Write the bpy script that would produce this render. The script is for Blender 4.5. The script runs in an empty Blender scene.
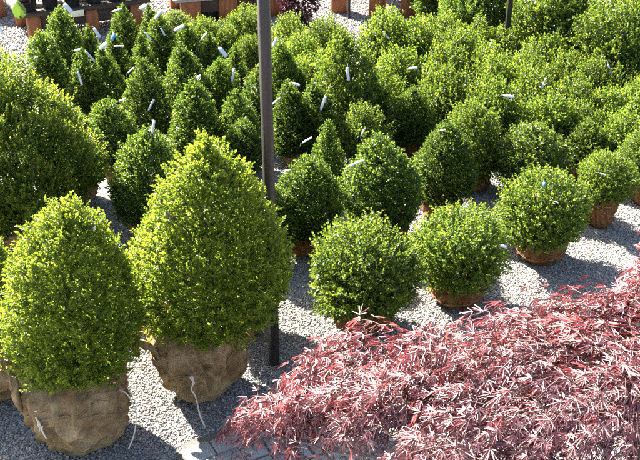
import bpy, math, random
import numpy as np

R = math.radians
scene = bpy.context.scene
COL = scene.collection
rng = np.random.default_rng(7)
random.seed(7)

# ---------------------------------------------------------------- camera
CAM_H = 3.3
PITCH = R(29.0)
FPX = 900.0                       # focal length in pixels of a 640 wide frame
CX, CY = 320.0, 230.0
sp, cp = math.sin(PITCH), math.cos(PITCH)

cam_d = bpy.data.cameras.new('camera')
cam = bpy.data.objects.new('camera', cam_d)
COL.objects.link(cam)
cam.location = (0, 0, CAM_H)
cam.rotation_euler = (math.pi / 2 - PITCH, 0, 0)
cam_d.sensor_width = 36.0
cam_d.lens = 36.0 * FPX / 640.0
cam_d.clip_start = 0.05
cam_d.clip_end = 500.0
scene.camera = cam


def project(p):
    """world points (N,3) -> pixel coordinates of the 640 x 460 photograph"""
    p = np.atleast_2d(p)
    dz = CAM_H - p[:, 2]
    d = p[:, 1] * cp + dz * sp
    yc = (dz * cp - p[:, 1] * sp) / d
    return np.stack([CX + FPX * p[:, 0] / d, CY + FPX * yc], 1)


def ray(px, py):
    xc, yc = (px - CX) / FPX, (py - CY) / FPX
    return np.array([xc, cp - yc * sp, -sp - yc * cp])


def on_plane(px, py, z=0.0):
    """the point of height z seen at a pixel"""
    r = ray(px, py)
    t = (z - CAM_H) / r[2]
    return np.array([r[0] * t, r[1] * t, z])


# ---------------------------------------------------------------- light
SUN_AZ = math.atan2(0.73, -0.68)      # direction towards the sun on the ground
SUN_EL = R(36.0)
to_sun = np.array([math.cos(SUN_EL) * math.cos(SUN_AZ), math.cos(SUN_EL) * math.sin(SUN_AZ), math.sin(SUN_EL)])

world = bpy.data.worlds.new('World')
scene.world = world
world.use_nodes = True
nt = world.node_tree
nt.nodes.clear()
sky = nt.nodes.new('ShaderNodeTexSky')
sky.sky_type = 'NISHITA'
sky.sun_disc = False
sky.sun_elevation = SUN_EL
sky.sun_rotation = math.pi / 2 - SUN_AZ
sky.air_density = 1.0
sky.dust_density = 2.5
sky.ozone_density = 0.4
bg = nt.nodes.new('ShaderNodeBackground')
bg.inputs['Strength'].default_value = 0.058
wo = nt.nodes.new('ShaderNodeOutputWorld')
nt.links.new(sky.outputs[0], bg.inputs[0])
nt.links.new(bg.outputs[0], wo.inputs[0])

sun_d = bpy.data.lights.new('sun', 'SUN')
sun_d.energy = 5.0
sun_d.angle = R(0.53)
sun_d.color = (1.0, 0.93, 0.81)
sun = bpy.data.objects.new('sun', sun_d)
COL.objects.link(sun)
from mathutils import Vector, Matrix
sun.rotation_euler = Vector(to_sun).to_track_quat('Z', 'Y').to_euler()
sun.location = (-6, 8, 12)

scene.view_settings.view_transform = 'Standard'
scene.view_settings.look = 'None'
scene.view_settings.gamma = 1.0
scene.view_settings.exposure = 3.05
scene.view_settings.use_curve_mapping = False
scene.cycles.max_bounces = 7
scene.cycles.diffuse_bounces = 3
scene.cycles.glossy_bounces = 2
scene.cycles.transmission_bounces = 4
scene.cycles.transparent_max_bounces = 4
scene.cycles.sample_clamp_indirect = 6.0
scene.cycles.use_denoising = False


# ---------------------------------------------------------------- materials
def new_mat(name):
    m = bpy.data.materials.new(name)
    m.use_nodes = True
    n = m.node_tree
    n.nodes.clear()
    out = n.nodes.new('ShaderNodeOutputMaterial')
    b = n.nodes.new('ShaderNodeBsdfPrincipled')
    n.links.new(b.outputs[0], out.inputs[0])
    return m, n, b, out


def ramp(n, stops):
    r = n.nodes.new('ShaderNodeValToRGB')
    e = r.color_ramp.elements
    while len(e) < len(stops):
        e.new(0.5)
    for el, (p, c) in zip(e, stops):
        el.position = p
        el.color = (*c, 1)
    return r


def leaf_mat(name, stops, tr_gain=(2.5, 2.1, 1.5), mix=0.38, rough=0.40, spec=0.38, vary=0.25):
    m, n, b, out = new_mat(name)
    at = n.nodes.new('ShaderNodeAttribute')
    at.attribute_name = 'tint'
    r = ramp(n, stops)
    n.links.new(at.outputs['Fac'], r.inputs[0])
    oi = n.nodes.new('ShaderNodeObjectInfo')
    mr = n.nodes.new('ShaderNodeMapRange')
    mr.inputs[3].default_value = 1 - vary
    mr.inputs[4].default_value = 1 + vary
    n.links.new(oi.outputs['Random'], mr.inputs[0])
    hs = n.nodes.new('ShaderNodeHueSaturation')
    n.links.new(r.outputs[0], hs.inputs['Color'])
    n.links.new(mr.outputs[0], hs.inputs['Value'])
    n.links.new(hs.outputs[0], b.inputs['Base Color'])
    b.inputs['Roughness'].default_value = rough
    b.inputs['Specular IOR Level'].default_value = spec
    g = n.nodes.new('ShaderNodeMix')
    g.data_type = 'RGBA'
    g.blend_type = 'MULTIPLY'
    g.inputs[0].default_value = 1.0
    n.links.new(hs.outputs[0], g.inputs[6])
    g.inputs[7].default_value = (*tr_gain, 1)
    t = n.nodes.new('ShaderNodeBsdfTranslucent')
    n.links.new(g.outputs[2], t.inputs[0])
    mx = n.nodes.new('ShaderNodeMixShader')
    mx.inputs[0].default_value = mix
    n.links.new(b.outputs[0], mx.inputs[1])
    n.links.new(t.outputs[0], mx.inputs[2])
    n.links.new(mx.outputs[0], out.inputs[0])
    return m


def noisy_mat(name, stops, scale=6.0, detail=6.0, rough=0.8, bump=0.0, bump_scale=40.0, stretch=(1, 1, 1), spec=0.3):
    m, n, b, out = new_mat(name)
    tc = n.nodes.new('ShaderNodeTexCoord')
    mp = n.nodes.new('ShaderNodeMapping')
    mp.inputs['Scale'].default_value = stretch
    n.links.new(tc.outputs['Object'], mp.inputs[0])
    nz = n.nodes.new('ShaderNodeTexNoise')
    nz.inputs['Scale'].default_value = scale
    nz.inputs['Detail'].default_value = detail
    nz.inputs['Roughness'].default_value = 0.65
    n.links.new(mp.outputs[0], nz.inputs[0])
    r = ramp(n, stops)
    n.links.new(nz.outputs[0], r.inputs[0])
    n.links.new(r.outputs[0], b.inputs['Base Color'])
    b.inputs['Roughness'].default_value = rough
    b.inputs['Specular IOR Level'].default_value = spec
    if bump:
        n2 = n.nodes.new('ShaderNodeTexNoise')
        n2.inputs['Scale'].default_value = bump_scale
        n2.inputs['Detail'].default_value = 8
        n.links.new(mp.outputs[0], n2.inputs[0])
        bp = n.nodes.new('ShaderNodeBump')
        bp.inputs['Strength'].default_value = bump
        bp.inputs['Distance'].default_value = 0.01
        n.links.new(n2.outputs[0], bp.inputs['Height'])
        n.links.new(bp.outputs[0], b.inputs['Normal'])
    return m


def burlap_mat(name, dark, light, stain):
    m, n, b, out = new_mat(name)
    tc = n.nodes.new('ShaderNodeTexCoord')
    nz = n.nodes.new('ShaderNodeTexNoise')
    nz.inputs['Scale'].default_value = 5.5
    nz.inputs['Detail'].default_value = 8
    nz.inputs['Roughness'].default_value = 0.7
    n.links.new(tc.outputs['Object'], nz.inputs[0])
    r = ramp(n, [(0.28, stain), (0.48, dark), (0.72, light)])
    n.links.new(nz.outputs[0], r.inputs[0])
    # woven threads: two crossed wave textures
    ws = []
    for k, rot in enumerate(((0.4, 0.1, 0.0), (0.1, 1.35, 0.3))):
        mp = n.nodes.new('ShaderNodeMapping')
        mp.inputs['Rotation'].default_value = rot
        n.links.new(tc.outputs['Object'], mp.inputs[0])
        w = n.nodes.new('ShaderNodeTexWave')
        w.bands_direction = 'Z'
        w.inputs['Scale'].default_value = 120.0
        w.inputs['Distortion'].default_value = 2.2
        w.inputs['Detail'].default_value = 2.0
        n.links.new(mp.outputs[0], w.inputs[0])
        ws.append(w)
    ad = n.nodes.new('ShaderNodeMath')
    ad.operation = 'MULTIPLY'
    n.links.new(ws[0].outputs['Fac'], ad.inputs[0])
    n.links.new(ws[1].outputs['Fac'], ad.inputs[1])
    n2 = n.nodes.new('ShaderNodeTexNoise')
    n2.inputs['Scale'].default_value = 26.0
    n2.inputs['Detail'].default_value = 6
    n.links.new(tc.outputs['Object'], n2.inputs[0])
    a2 = n.nodes.new('ShaderNodeMath')
    a2.operation = 'MULTIPLY_ADD'
    n.links.new(n2.outputs[0], a2.inputs[0])
    a2.inputs[1].default_value = 1.6
    n.links.new(ad.outputs[0], a2.inputs[2])
    bp = n.nodes.new('ShaderNodeBump')
    bp.inputs['Strength'].default_value = 0.7
    bp.inputs['Distance'].default_value = 0.006
    n.links.new(a2.outputs[0], bp.inputs['Height'])
    n.links.new(bp.outputs[0], b.inputs['Normal'])
    mul = n.nodes.new('ShaderNodeMix')
    mul.data_type = 'RGBA'
    mul.blend_type = 'MULTIPLY'
    mul.inputs[0].default_value = 0.35
    n.links.new(r.outputs[0], mul.inputs[6])
    n.links.new(ad.outputs[0], mul.inputs[7])
    n.links.new(mul.outputs[2], b.inputs['Base Color'])
    b.inputs['Roughness'].default_value = 0.9
    b.inputs['Specular IOR Level'].default_value = 0.15
    return m


def stone_mat(name):
    m, n, b, out = new_mat(name)
    at = n.nodes.new('ShaderNodeAttribute')
    at.attribute_name = 'tint'
    r = ramp(n, [(0.0, (0.11, 0.107, 0.105)), (0.35, (0.215, 0.208, 0.198)), (0.7, (0.31, 0.298, 0.278)),
                 (0.9, (0.40, 0.37, 0.32)), (1.0, (0.52, 0.51, 0.49))])
    n.links.new(at.outputs['Fac'], r.inputs[0])
    n.links.new(r.outputs[0], b.inputs['Base Color'])
    b.inputs['Roughness'].default_value = 0.75
    return m


def gravel_mat(name):
    m, n, b, out = new_mat(name)
    tc = n.nodes.new('ShaderNodeTexCoord')
    v = n.nodes.new('ShaderNodeTexVoronoi')
    v.inputs['Scale'].default_value = 62.0
    n.links.new(tc.outputs['Object'], v.inputs[0])
    sep = n.nodes.new('ShaderNodeSeparateColor')
    n.links.new(v.outputs['Color'], sep.inputs[0])
    r = ramp(n, [(0.0, (0.13, 0.13, 0.135)), (0.4, (0.21, 0.21, 0.21)), (0.75, (0.31, 0.30, 0.285)), (1.0, (0.46, 0.44, 0.40))])
    n.links.new(sep.outputs[0], r.inputs[0])
    n.links.new(r.outputs[0], b.inputs['Base Color'])
    b.inputs['Roughness'].default_value = 0.85
    bp = n.nodes.new('ShaderNodeBump')
    bp.inputs['Strength'].default_value = 1.0
    bp.inputs['Distance'].default_value = 0.02
    bp.invert = True
    n.links.new(v.outputs['Distance'], bp.inputs['Height'])
    n.links.new(bp.outputs[0], b.inputs['Normal'])
    return m


M = {}
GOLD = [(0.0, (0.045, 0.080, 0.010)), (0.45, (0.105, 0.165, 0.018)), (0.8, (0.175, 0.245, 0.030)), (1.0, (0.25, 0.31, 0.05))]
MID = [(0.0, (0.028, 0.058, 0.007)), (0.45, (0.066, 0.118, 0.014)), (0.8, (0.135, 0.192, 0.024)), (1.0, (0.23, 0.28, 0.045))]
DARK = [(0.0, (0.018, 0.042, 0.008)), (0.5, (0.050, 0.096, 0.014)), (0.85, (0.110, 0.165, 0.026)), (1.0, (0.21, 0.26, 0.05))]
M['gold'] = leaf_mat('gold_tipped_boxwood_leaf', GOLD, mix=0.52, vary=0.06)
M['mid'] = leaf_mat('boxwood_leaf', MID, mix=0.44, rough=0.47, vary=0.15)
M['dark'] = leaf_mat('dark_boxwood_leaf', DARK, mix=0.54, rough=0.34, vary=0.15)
M['plume'] = leaf_mat('plumed_leaf', [(0.0, (0.04, 0.085, 0.012)), (0.5, (0.090, 0.155, 0.018)), (0.85, (0.18, 0.235, 0.026)), (1.0, (0.29, 0.30, 0.04))], mix=0.5)
M['maple'] = leaf_mat('red_maple_leaf', [(0.0, (0.050, 0.013, 0.020)), (0.4, (0.105, 0.028, 0.038)), (0.65, (0.22, 0.095, 0.105)), (1.0, (0.42, 0.27, 0.27))],  # palest pink tints stand in for the white shine on the leaves
                      tr_gain=(2.1, 0.7, 0.7), mix=0.22, rough=0.45, spec=1.0, vary=0.0)
M['purple'] = leaf_mat('purple_leaf', [(0.0, (0.02, 0.008, 0.016)), (0.6, (0.06, 0.018, 0.03)), (1.0, (0.16, 0.05, 0.06))], tr_gain=(1.6, 0.9, 0.9), mix=0.25, rough=0.3)
M['fresh'] = leaf_mat('fresh_leaf', [(0.0, (0.03, 0.075, 0.012)), (1.0, (0.07, 0.13, 0.018))], mix=0.2)
M['bark'] = noisy_mat('bark', [(0.3, (0.06, 0.045, 0.035)), (0.7, (0.16, 0.13, 0.10))], scale=22, rough=0.9, bump=0.6, stretch=(1, 1, .25))
M['maple_bark'] = noisy_mat('maple_bark', [(0.3, (0.10, 0.09, 0.085)), (0.7, (0.26, 0.24, 0.22))], scale=30, rough=0.7, bump=0.3)
M['maple_twig'] = noisy_mat('maple_twig', [(0.3, (0.04, 0.018, 0.018)), (0.7, (0.09, 0.05, 0.045))], scale=30, rough=0.6)
M['shaded_timber'] = noisy_mat('shaded_timber', [(0.3, (0.03, 0.02, 0.014)), (0.7, (0.075, 0.05, 0.035))], scale=5, detail=8, rough=0.75, bump=0.3, stretch=(.7, 6, 6))  # timber darkened to carry the shade on and below the benches
M['burlap'] = burlap_mat('burlap', (0.40, 0.27, 0.135), (0.66, 0.51, 0.32), (0.14, 0.075, 0.03))
M['rust_burlap'] = burlap_mat('rust_burlap', (0.25, 0.12, 0.05), (0.38, 0.21, 0.10), (0.11, 0.05, 0.024))
M['twine'] = noisy_mat('twine', [(0.3, (0.42, 0.37, 0.30)), (0.7, (0.65, 0.60, 0.52))], scale=60, rough=0.85)
M['tag'] = noisy_mat('white_plastic', [(0.3, (0.55, 0.57, 0.60)), (0.7, (0.64, 0.65, 0.66))], scale=8, rough=0.35, spec=0.5)
M['blue_tag'] = noisy_mat('blue_plastic', [(0.3, (0.06, 0.22, 0.42)), (0.7, (0.10, 0.32, 0.52))], scale=20, rough=0.35)
M['wire'] = noisy_mat('grey_wire', [(0.3, (0.2, 0.2, 0.2)), (0.7, (0.35, 0.34, 0.32))], scale=20, rough=0.5)
M['post'] = noisy_mat('brown_painted_metal', [(0.3, (0.016, 0.0135, 0.0125)), (0.55, (0.024, 0.020, 0.019)), (0.75, (0.045, 0.036, 0.030))], scale=9, detail=10, rough=0.42, bump=0.12, bump_scale=160, spec=0.4, stretch=(1, 1, .35))
M['timber'] = noisy_mat('stained_timber', [(0.25, (0.13, 0.042, 0.016)), (0.5, (0.25, 0.085, 0.030)), (0.78, (0.36, 0.15, 0.06))], scale=5, detail=8, rough=0.65, bump=0.35, bump_scale=18, stretch=(5, 5, .7))
M['timber_top'] = noisy_mat('grey_weathered_timber', [(0.25, (0.16, 0.14, 0.12)), (0.75, (0.40, 0.37, 0.33))], scale=5, detail=8, rough=0.75, bump=0.3, stretch=(.7, 6, 6))
M['pot'] = noisy_mat('black_plastic', [(0.3, (0.012, 0.012, 0.014)), (0.7, (0.028, 0.028, 0.03))], scale=10, rough=0.45)
M['soil'] = noisy_mat('soil', [(0.3, (0.02, 0.014, 0.01)), (0.7, (0.06, 0.042, 0.03))], scale=40, rough=1, bump=0.8)
M['cream'] = noisy_mat('cream_card', [(0.3, (0.70, 0.64, 0.44)), (0.7, (0.80, 0.75, 0.56))], scale=6, rough=0.6)
M['stone'] = stone_mat('gravel_stone')
M['gravel'] = gravel_mat('gravel_bed')
M['paver'] = noisy_mat('concrete_paver', [(0.25, (0.19, 0.19, 0.19)), (0.55, (0.27, 0.268, 0.262)), (0.8, (0.34, 0.33, 0.315))], scale=7, detail=10, rough=0.85, bump=0.5, bump_scale=90)
M['joint'] = noisy_mat('joint_sand', [(0.3, (0.06, 0.058, 0.055)), (0.7, (0.15, 0.14, 0.13))], scale=60, rough=1, bump=0.5)


# ---------------------------------------------------------------- mesh helpers
def mesh_np(name, verts, faces, mat, tint=None, smooth=False):
    """faces: (N,k) index array, or a list of such arrays"""
    fl = faces if isinstance(faces, list) else [faces]
    me = bpy.data.meshes.new(name)
    me.vertices.add(len(verts))
    me.vertices.foreach_set('co', np.asarray(verts, np.float32).ravel())
    nl = sum(f.size for f in fl)
    npoly = sum(len(f) for f in fl)
    me.loops.add(nl)
    me.loops.foreach_set('vertex_index', np.concatenate([f.ravel() for f in fl]).astype(np.int32))
    me.polygons.add(npoly)
    tot = np.concatenate([np.full(len(f), f.shape[1], np.int32) for f in fl])
    st = np.concatenate([[0], np.cumsum(tot)[:-1]]).astype(np.int32)
    me.polygons.foreach_set('loop_start', st)
    if smooth:
        me.polygons.foreach_set('use_smooth', np.ones(npoly, bool))
    me.update(calc_edges=True)
    if tint is not None:
        a = me.attributes.new('tint', 'FLOAT', 'FACE')
        a.data.foreach_set('value', np.asarray(tint, np.float32))
    me.materials.append(mat)
    return me


def norm(v):
    return v / np.maximum(np.linalg.norm(v, axis=-1, keepdims=True), 1e-9)


def leaves(base, dirv, nrm, length, width, tint, droop=0.0, fold=0.25):
    """pointed oval leaves of two quads, folded along the midrib"""
    n = len(base)
    dirv = norm(dirv)
    wv = norm(np.cross(dirv, nrm))
    nv = np.cross(wv, dirv)
    L, W = length[:, None], width[:, None]
    v = np.empty((n, 6, 3))
    v[:, 0] = base
    v[:, 1] = base + dirv * L * .32 + wv * W * .5 + nv * W * fold
    v[:, 2] = base + dirv * L * .75 + wv * W * .40 + nv * (W * fold * .8 - L * droop * .5)
    v[:, 3] = base + dirv * L - nv * L * droop
    v[:, 4] = base + dirv * L * .75 - wv * W * .40 + nv * (W * fold * .8 - L * droop * .5)
    v[:, 5] = base + dirv * L * .32 - wv * W * .5 + nv * W * fold
    i = (np.arange(n) * 6)[:, None]
    f = np.concatenate([i + np.array([[0, 1, 2, 3]]), i + np.array([[0, 3, 4, 5]])], 1).reshape(-1, 4)
    return v.reshape(-1, 3), f, np.repeat(tint, 2)


def tube(pts, radii, sides=7):
    pts = np.asarray(pts, float)
    radii = np.broadcast_to(np.asarray(radii, float), (len(pts),))
    t = norm(np.gradient(pts, axis=0))
    ref = np.array([0.31, 0.17, 0.93])
    if abs(norm(pts[-1] - pts[0]) @ ref) > .9:
        ref = np.array([1.0, 0.1, 0.0])
    a = norm(np.cross(t, ref))
    b = np.cross(t, a)
    th = np.linspace(0, 2 * math.pi, sides, endpoint=False)
    ring = a[:, None] * np.cos(th)[None, :, None] + b[:, None] * np.sin(th)[None, :, None]
    v = pts[:, None] + ring * radii[:, None, None]
    n = len(pts)
    f = []
    for i in range(n - 1):
        for j in range(sides):
            k = (j + 1) % sides
            f.append((i * sides + j, i * sides + k, (i + 1) * sides + k, (i + 1) * sides + j))
    return v.reshape(-1, 3), np.array(f)


def merge(parts):
    vs, fs, o = [], {}, 0
    for v, f in parts:
        vs.append(v)
        fs.setdefault(f.shape[1], []).append(f + o)
        o += len(v)
    return np.concatenate(vs), [np.concatenate(x) for x in fs.values()]


def box(cx, cy, cz, sx, sy, sz, rot=0.0, bev=0.0):
    """a box with chamfered vertical and top edges (plain where bev is 0)"""
    x, y, z = sx / 2, sy / 2, sz / 2
    if bev <= 0:
        v = np.array([(a * x, b * y, c * z) for c in (-1, 1) for a, b in ((-1, -1), (1, -1), (1, 1), (-1, 1))], float)
        fq = np.array([(0, 3, 2, 1), (4, 5, 6, 7), (0, 1, 5, 4), (1, 2, 6, 5), (2, 3, 7, 6), (3, 0, 4, 7)])
        fs = [fq]
    else:
        q = bev
        def ring(i, zz):
            X, Y = x - i, y - i
            c = q
            return [(-X + c, -Y, zz), (X - c, -Y, zz), (X, -Y + c, zz), (X, Y - c, zz), (X - c, Y, zz), (-X + c, Y, zz), (-X, Y - c, zz), (-X, -Y + c, zz)]
        v = np.array(ring(q * .6, -z) + ring(0, -z + q) + ring(0, z - q) + ring(q * .6, z), float)
        fq = []
        for k in range(3):
            for j in range(8):
                fq.append((k * 8 + j, k * 8 + (j + 1) % 8, (k + 1) * 8 + (j + 1) % 8, (k + 1) * 8 + j))
        fs = [np.array(fq), np.array([list(range(7, -1, -1)), list(range(24, 32))])]
    c, s = math.cos(rot), math.sin(rot)
    v = v @ np.array([[c, s, 0], [-s, c, 0], [0, 0, 1]]) + np.array([cx, cy, cz])
    return v, fs


def merge_any(parts):
    vs, fs, o = [], {}, 0
    for v, fl in parts:
        vs.append(v)
        for f in (fl if isinstance(fl, list) else [fl]):
            fs.setdefault(f.shape[1], []).append(f + o)
        o += len(v)
    return np.concatenate(vs), [np.concatenate(x) for x in fs.values()]


def obj(name, me, parent=None, loc=(0, 0, 0), rotz=0.0):
    o = bpy.data.objects.new(name, me)
    COL.objects.link(o)
    o.location = loc
    o.rotation_euler = (0, 0, rotz)
    if parent is not None:
        o.parent = parent
    return o


def tag(o, label, cat, group=None, kind=None):
    o['label'] = label
    o['category'] = cat
    if group:
        o['group'] = group
    if kind:
        o['kind'] = kind
    return o


def thing(name, loc, label, cat, group=None, rotz=0.0):
    o = bpy.data.objects.new(name, None)
    o.empty_display_size = 0.1
    COL.objects.link(o)
    o.location = loc
    o.rotation_euler = (0, 0, rotz)
    return tag(o, label, cat, group)


def lumps(rs, scale, n=10):
    """a smooth random field: a sum of plane waves"""
    k = norm(rs.normal(size=(n, 3))) * rs.uniform(.6, 1.5, (n, 1)) * (2 * math.pi / scale)
    ph = rs.uniform(0, 6.28, n)
    return lambda p: np.sin(p @ k.T + ph).sum(1) / math.sqrt(n)


# ---------------------------------------------------------------- crowns
PROFILE = {              # height of the widest ring, upper exponents a, b, lower roundness
    'cone': (0.24, 1.42, 0.78, 2.0, 0.64),
    'bell': (0.28, 1.80, 0.74, 2.0, 0.72),
    'tear': (0.27, 1.52, 0.80, 2.0, 0.72),
    'spire': (0.22, 1.28, 0.84, 2.0, 0.66),
    'egg': (0.34, 1.75, 0.72, 2.0, 0.58),
    'globe': (0.42, 2.1, 0.56, 2.0, 0.50),
    'plume': (0.30, 1.8, 0.75, 2.0, 0.60),
}


def prof(kind, t):
    tm, a, b, c, low = PROFILE[kind]
    t = np.asarray(t, float)
    up = np.clip((t - tm) / (1 - tm), 0, 1)
    dn = np.clip((tm - t) / tm, 0, 1)
    return np.where(t >= tm, (1 - up ** a) ** b, low + (1 - low) * np.sqrt(np.clip(1 - dn ** c, 0, 1)))


def crown_mesh(name, kind, W, H, mat, seed, lai=3.2, shoot=0.075, leaf=0.019, fluff=0.012, up=0.35, lump=0.03, lump_size=.3, clump=.012, pairs=5, wild=.35, newness=.25, lean=0.0, deep=.32):
    rs = np.random.default_rng(seed)
    Rm = W / 2
    tt = np.linspace(0, 1, 400)
    rr = prof(kind, tt) * Rm
    ds = np.hypot(np.diff(tt) * H, np.diff(rr)) * (rr[1:] + rr[:-1]) / 2 * 2 * math.pi
    under = math.pi * rr[0] ** 2
    area = ds.sum() + under
    lw = leaf * .58
    n = int(area * lai / (leaf * lw * .62 * (2 * pairs + 2)))
    cdf = np.concatenate([[0], np.cumsum(ds)]) / ds.sum()
    nu = int(n * under / area * .6)
    t = np.interp(rs.random(n), cdf, tt)
    th = rs.uniform(0, 2 * math.pi, n)
    r = prof(kind, t) * Rm
    e = 1e-3
    dr = (prof(kind, np.clip(t + e, 0, 1)) - prof(kind, np.clip(t - e, 0, 1))) * Rm / (np.clip(t + e, 0, 1) - np.clip(t - e, 0, 1))
    nr, nz = H * np.ones(n), -dr
    ln = np.hypot(nr, nz)
    nr, nz = nr / ln, nz / ln
    under_ix = rs.random(n) < nu / n
    r = np.where(under_ix, prof(kind, 0.0) * Rm * np.sqrt(rs.random(n)), r)
    t = np.where(under_ix, 0.0, t)
    nr = np.where(under_ix, 0.3, nr)
    nz = np.where(under_ix, -0.6, nz)
    c, s = np.cos(th), np.sin(th)
    P = np.stack([r * c, r * s, t * H], 1)
    N = norm(np.stack([nr * c, nr * s, nz], 1))
    f1, f2 = lumps(rs, lump_size), lumps(rs, 0.085, 14)
    disp = f1(P) * lump + f2(P) * clump
    inner = rs.random(n) < deep
    depth = np.where(inner, rs.uniform(.03, .20, n), np.abs(rs.normal(0, .012, n)))
    depth = np.minimum(depth, Rm * .5)
    out = rs.random(n) ** 5 * fluff * 3 + rs.normal(0, .3, n) * fluff
    tip = P + N * (disp - depth + np.where(inner, 0, out))[:, None]
    D = norm(N * .75 + np.array([0, 0, up]) + rs.normal(0, wild, (n, 3)))
    L = shoot * rs.uniform(.7, 1.25, n)
    tip[:, 0] += lean * np.clip(tip[:, 2] / H, 0, 1) ** 1.3
    age = np.clip(rs.beta(2.2, 2.6, n) + .10 * f1(P * 1.7) , 0, 1)
    # two axes across the shoot
    q = rs.normal(size=(n, 3))
    A = norm(np.cross(D, q))
    B = np.cross(D, A)
    bs, dv, nv, le, wi, ti = [], [], [], [], [], []
    for k in range(pairs + 1):
        u = k / pairs
        pos = tip - D * (L * (1 - u))[:, None]
        for sgn in (-1, 1):
            side = (A if k % 2 == 0 else B) * sgn
            spread = .95 - .55 * u
            d = norm(D * (1 - spread * .55) + side * spread + rs.normal(0, .22, (n, 3)))
            bs.append(pos)
            dv.append(d)
            nv.append(norm(D * 1.0 - side * .35 + rs.normal(0, .28, (n, 3))))
            ll = leaf * rs.uniform(.75, 1.2, n) * (1.0 - .28 * u)
            le.append(ll)
            wi.append(ll * rs.uniform(.5, .66, n))
            ti.append(np.clip(age * .62 + newness * u ** 2 + rs.normal(.02, .09, n), 0, 1))
    v, f, tn = leaves(np.concatenate(bs), np.concatenate(dv), np.concatenate(nv), np.concatenate(le), np.concatenate(wi), np.concatenate(ti), droop=-.06)
    return mesh_np(name, v, f, mat, tn)


def trunk_mesh(name, W, H, seed, below=.12):
    rs = np.random.default_rng(seed)
    parts = [tube([(0, 0, -below), (.005, 0, H * .25), (-.006, .004, H * .42), (0, 0, H * .58)], [.024, .02, .014, .004])]
    for k in range(9):
        z = rs.uniform(.02, .5) * H
        a = rs.uniform(0, 6.28)
        e = rs.uniform(.5, .8) * W * .5
        p0 = np.array([0, 0, z])
        p2 = np.array([math.cos(a) * e, math.sin(a) * e, z + H * rs.uniform(.12, .3)])
        p1 = (p0 + p2) / 2 + np.array([0, 0, -.03])
        parts.append(tube([p0, p1, p2], [.011, .008, .003], 5))
    v, f = merge(parts)
    return mesh_np(name, v, f, M['bark'], smooth=True)


def ball_mesh(name, W, H, mat, seed, nu=72, nv=34, ruck=.03):
    """a root ball wrapped in sacking: sagging base, pleats gathered towards the neck"""
    rs = np.random.default_rng(seed)
    th = np.linspace(0, 2 * math.pi, nu, endpoint=False)
    tt = np.linspace(0, 1, nv)
    pr = np.interp(tt, [0, .04, .15, .38, .6, .78, .9, 1.0], [.54, .66, .80, .94, 1.0, .94, .66, .14])
    T, U = np.meshgrid(th, tt)
    PR = np.repeat(pr[:, None], nu, 1)
    base = np.stack([np.cos(T) * PR * W / 2, np.sin(T) * PR * W / 2, U * H], -1).reshape(-1, 3)
    f1, f2, f3 = lumps(rs, W * .8), lumps(rs, W * .27, 12), lumps(rs, W * .13, 16)
    w = ruck * W
    rid = np.clip(1 - np.abs(f2(base * np.array([1, 1, .45]) + f1(base)[:, None] * .02)) * 1.6, -.4, 1)
    disp = f1(base) * w * .9 + rid * w * 1.1 + np.clip(1 - np.abs(f3(base * np.array([1, 1, .4]) + f1(base)[:, None] * .03)) * 1.5, -.3, 1) * w * .55
    # pleats run up to the tie
    ph = rs.uniform(0, 6.28, 3)
    Tt, Uu = T.ravel(), U.ravel()
    pleat = (np.sin(Tt * 9 + ph[0] + 2 * Uu) + np.sin(Tt * 14 + ph[1] - 3 * Uu) * .7) * np.clip((Uu - .45) / .5, 0, 1) * w * .5
    rad = np.hypot(base[:, 0], base[:, 1])
    sc = 1 + np.where(rad > 1e-6, (disp + pleat) / np.maximum(rad, .05), 0) * np.clip(Uu / .08, .25, 1)
    v = base.copy()
    v[:, 0] *= sc
    v[:, 1] *= sc
    v[:, 2] += (f2(base + 3.1) * w * .35) * np.clip((Uu - .1) / .3, 0, 1)
    v[:, 2] = np.maximum(v[:, 2], 0.0)
    f = []
    for i in range(nv - 1):
        for j in range(nu):
            k = (j + 1) % nu
            f.append((i * nu + j, i * nu + k, (i + 1) * nu + k, (i + 1) * nu + j))
    return mesh_np(name, v, np.array(f), mat, smooth=True)


M['brown_twine'] = noisy_mat('brown_twine', [(0.3, (0.16, 0.10, 0.055)), (0.7, (0.30, 0.21, 0.13))], scale=60, rough=0.9)


def twine_mesh(name, W, H, seed):
    """cord wound round the ball in a few slack loops"""
    rs = np.random.default_rng(seed)
    parts = []
    for k, (h, tilt) in enumerate(((.72, .05), (.5, .22))):
        a = np.linspace(0, 2 * math.pi, 40)
        z = H * (h + tilt * np.sin(a + rs.uniform(0, 6)) + .02 * np.sin(5 * a))
        pr = np.interp(z / H, [0, .04, .15, .38, .6, .78, .9, 1.0], [.54, .66, .80, .94, 1.0, .94, .66, .14])
        r = pr * W / 2 * 1.055 + .004
        parts.append(tube(np.stack([np.cos(a) * r, np.sin(a) * r, z], 1), .0028, 5))
    v, f = merge(parts)
    return mesh_np(name, v, f, M['brown_twine'], smooth=True)


# ---------------------------------------------------------------- placing a shrub by what the camera sees of it
def outline(kind, X, Y, z0, W, H):
    t = np.linspace(0, 1, 30)
    th = np.linspace(0, 2 * math.pi, 36, endpoint=False)
    T, A = np.meshgrid(t, th)
    r = prof(kind, T) * W / 2
    return np.stack([X + r * np.cos(A), Y + r * np.sin(A), z0 + T * H], -1).reshape(-1, 3)


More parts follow.
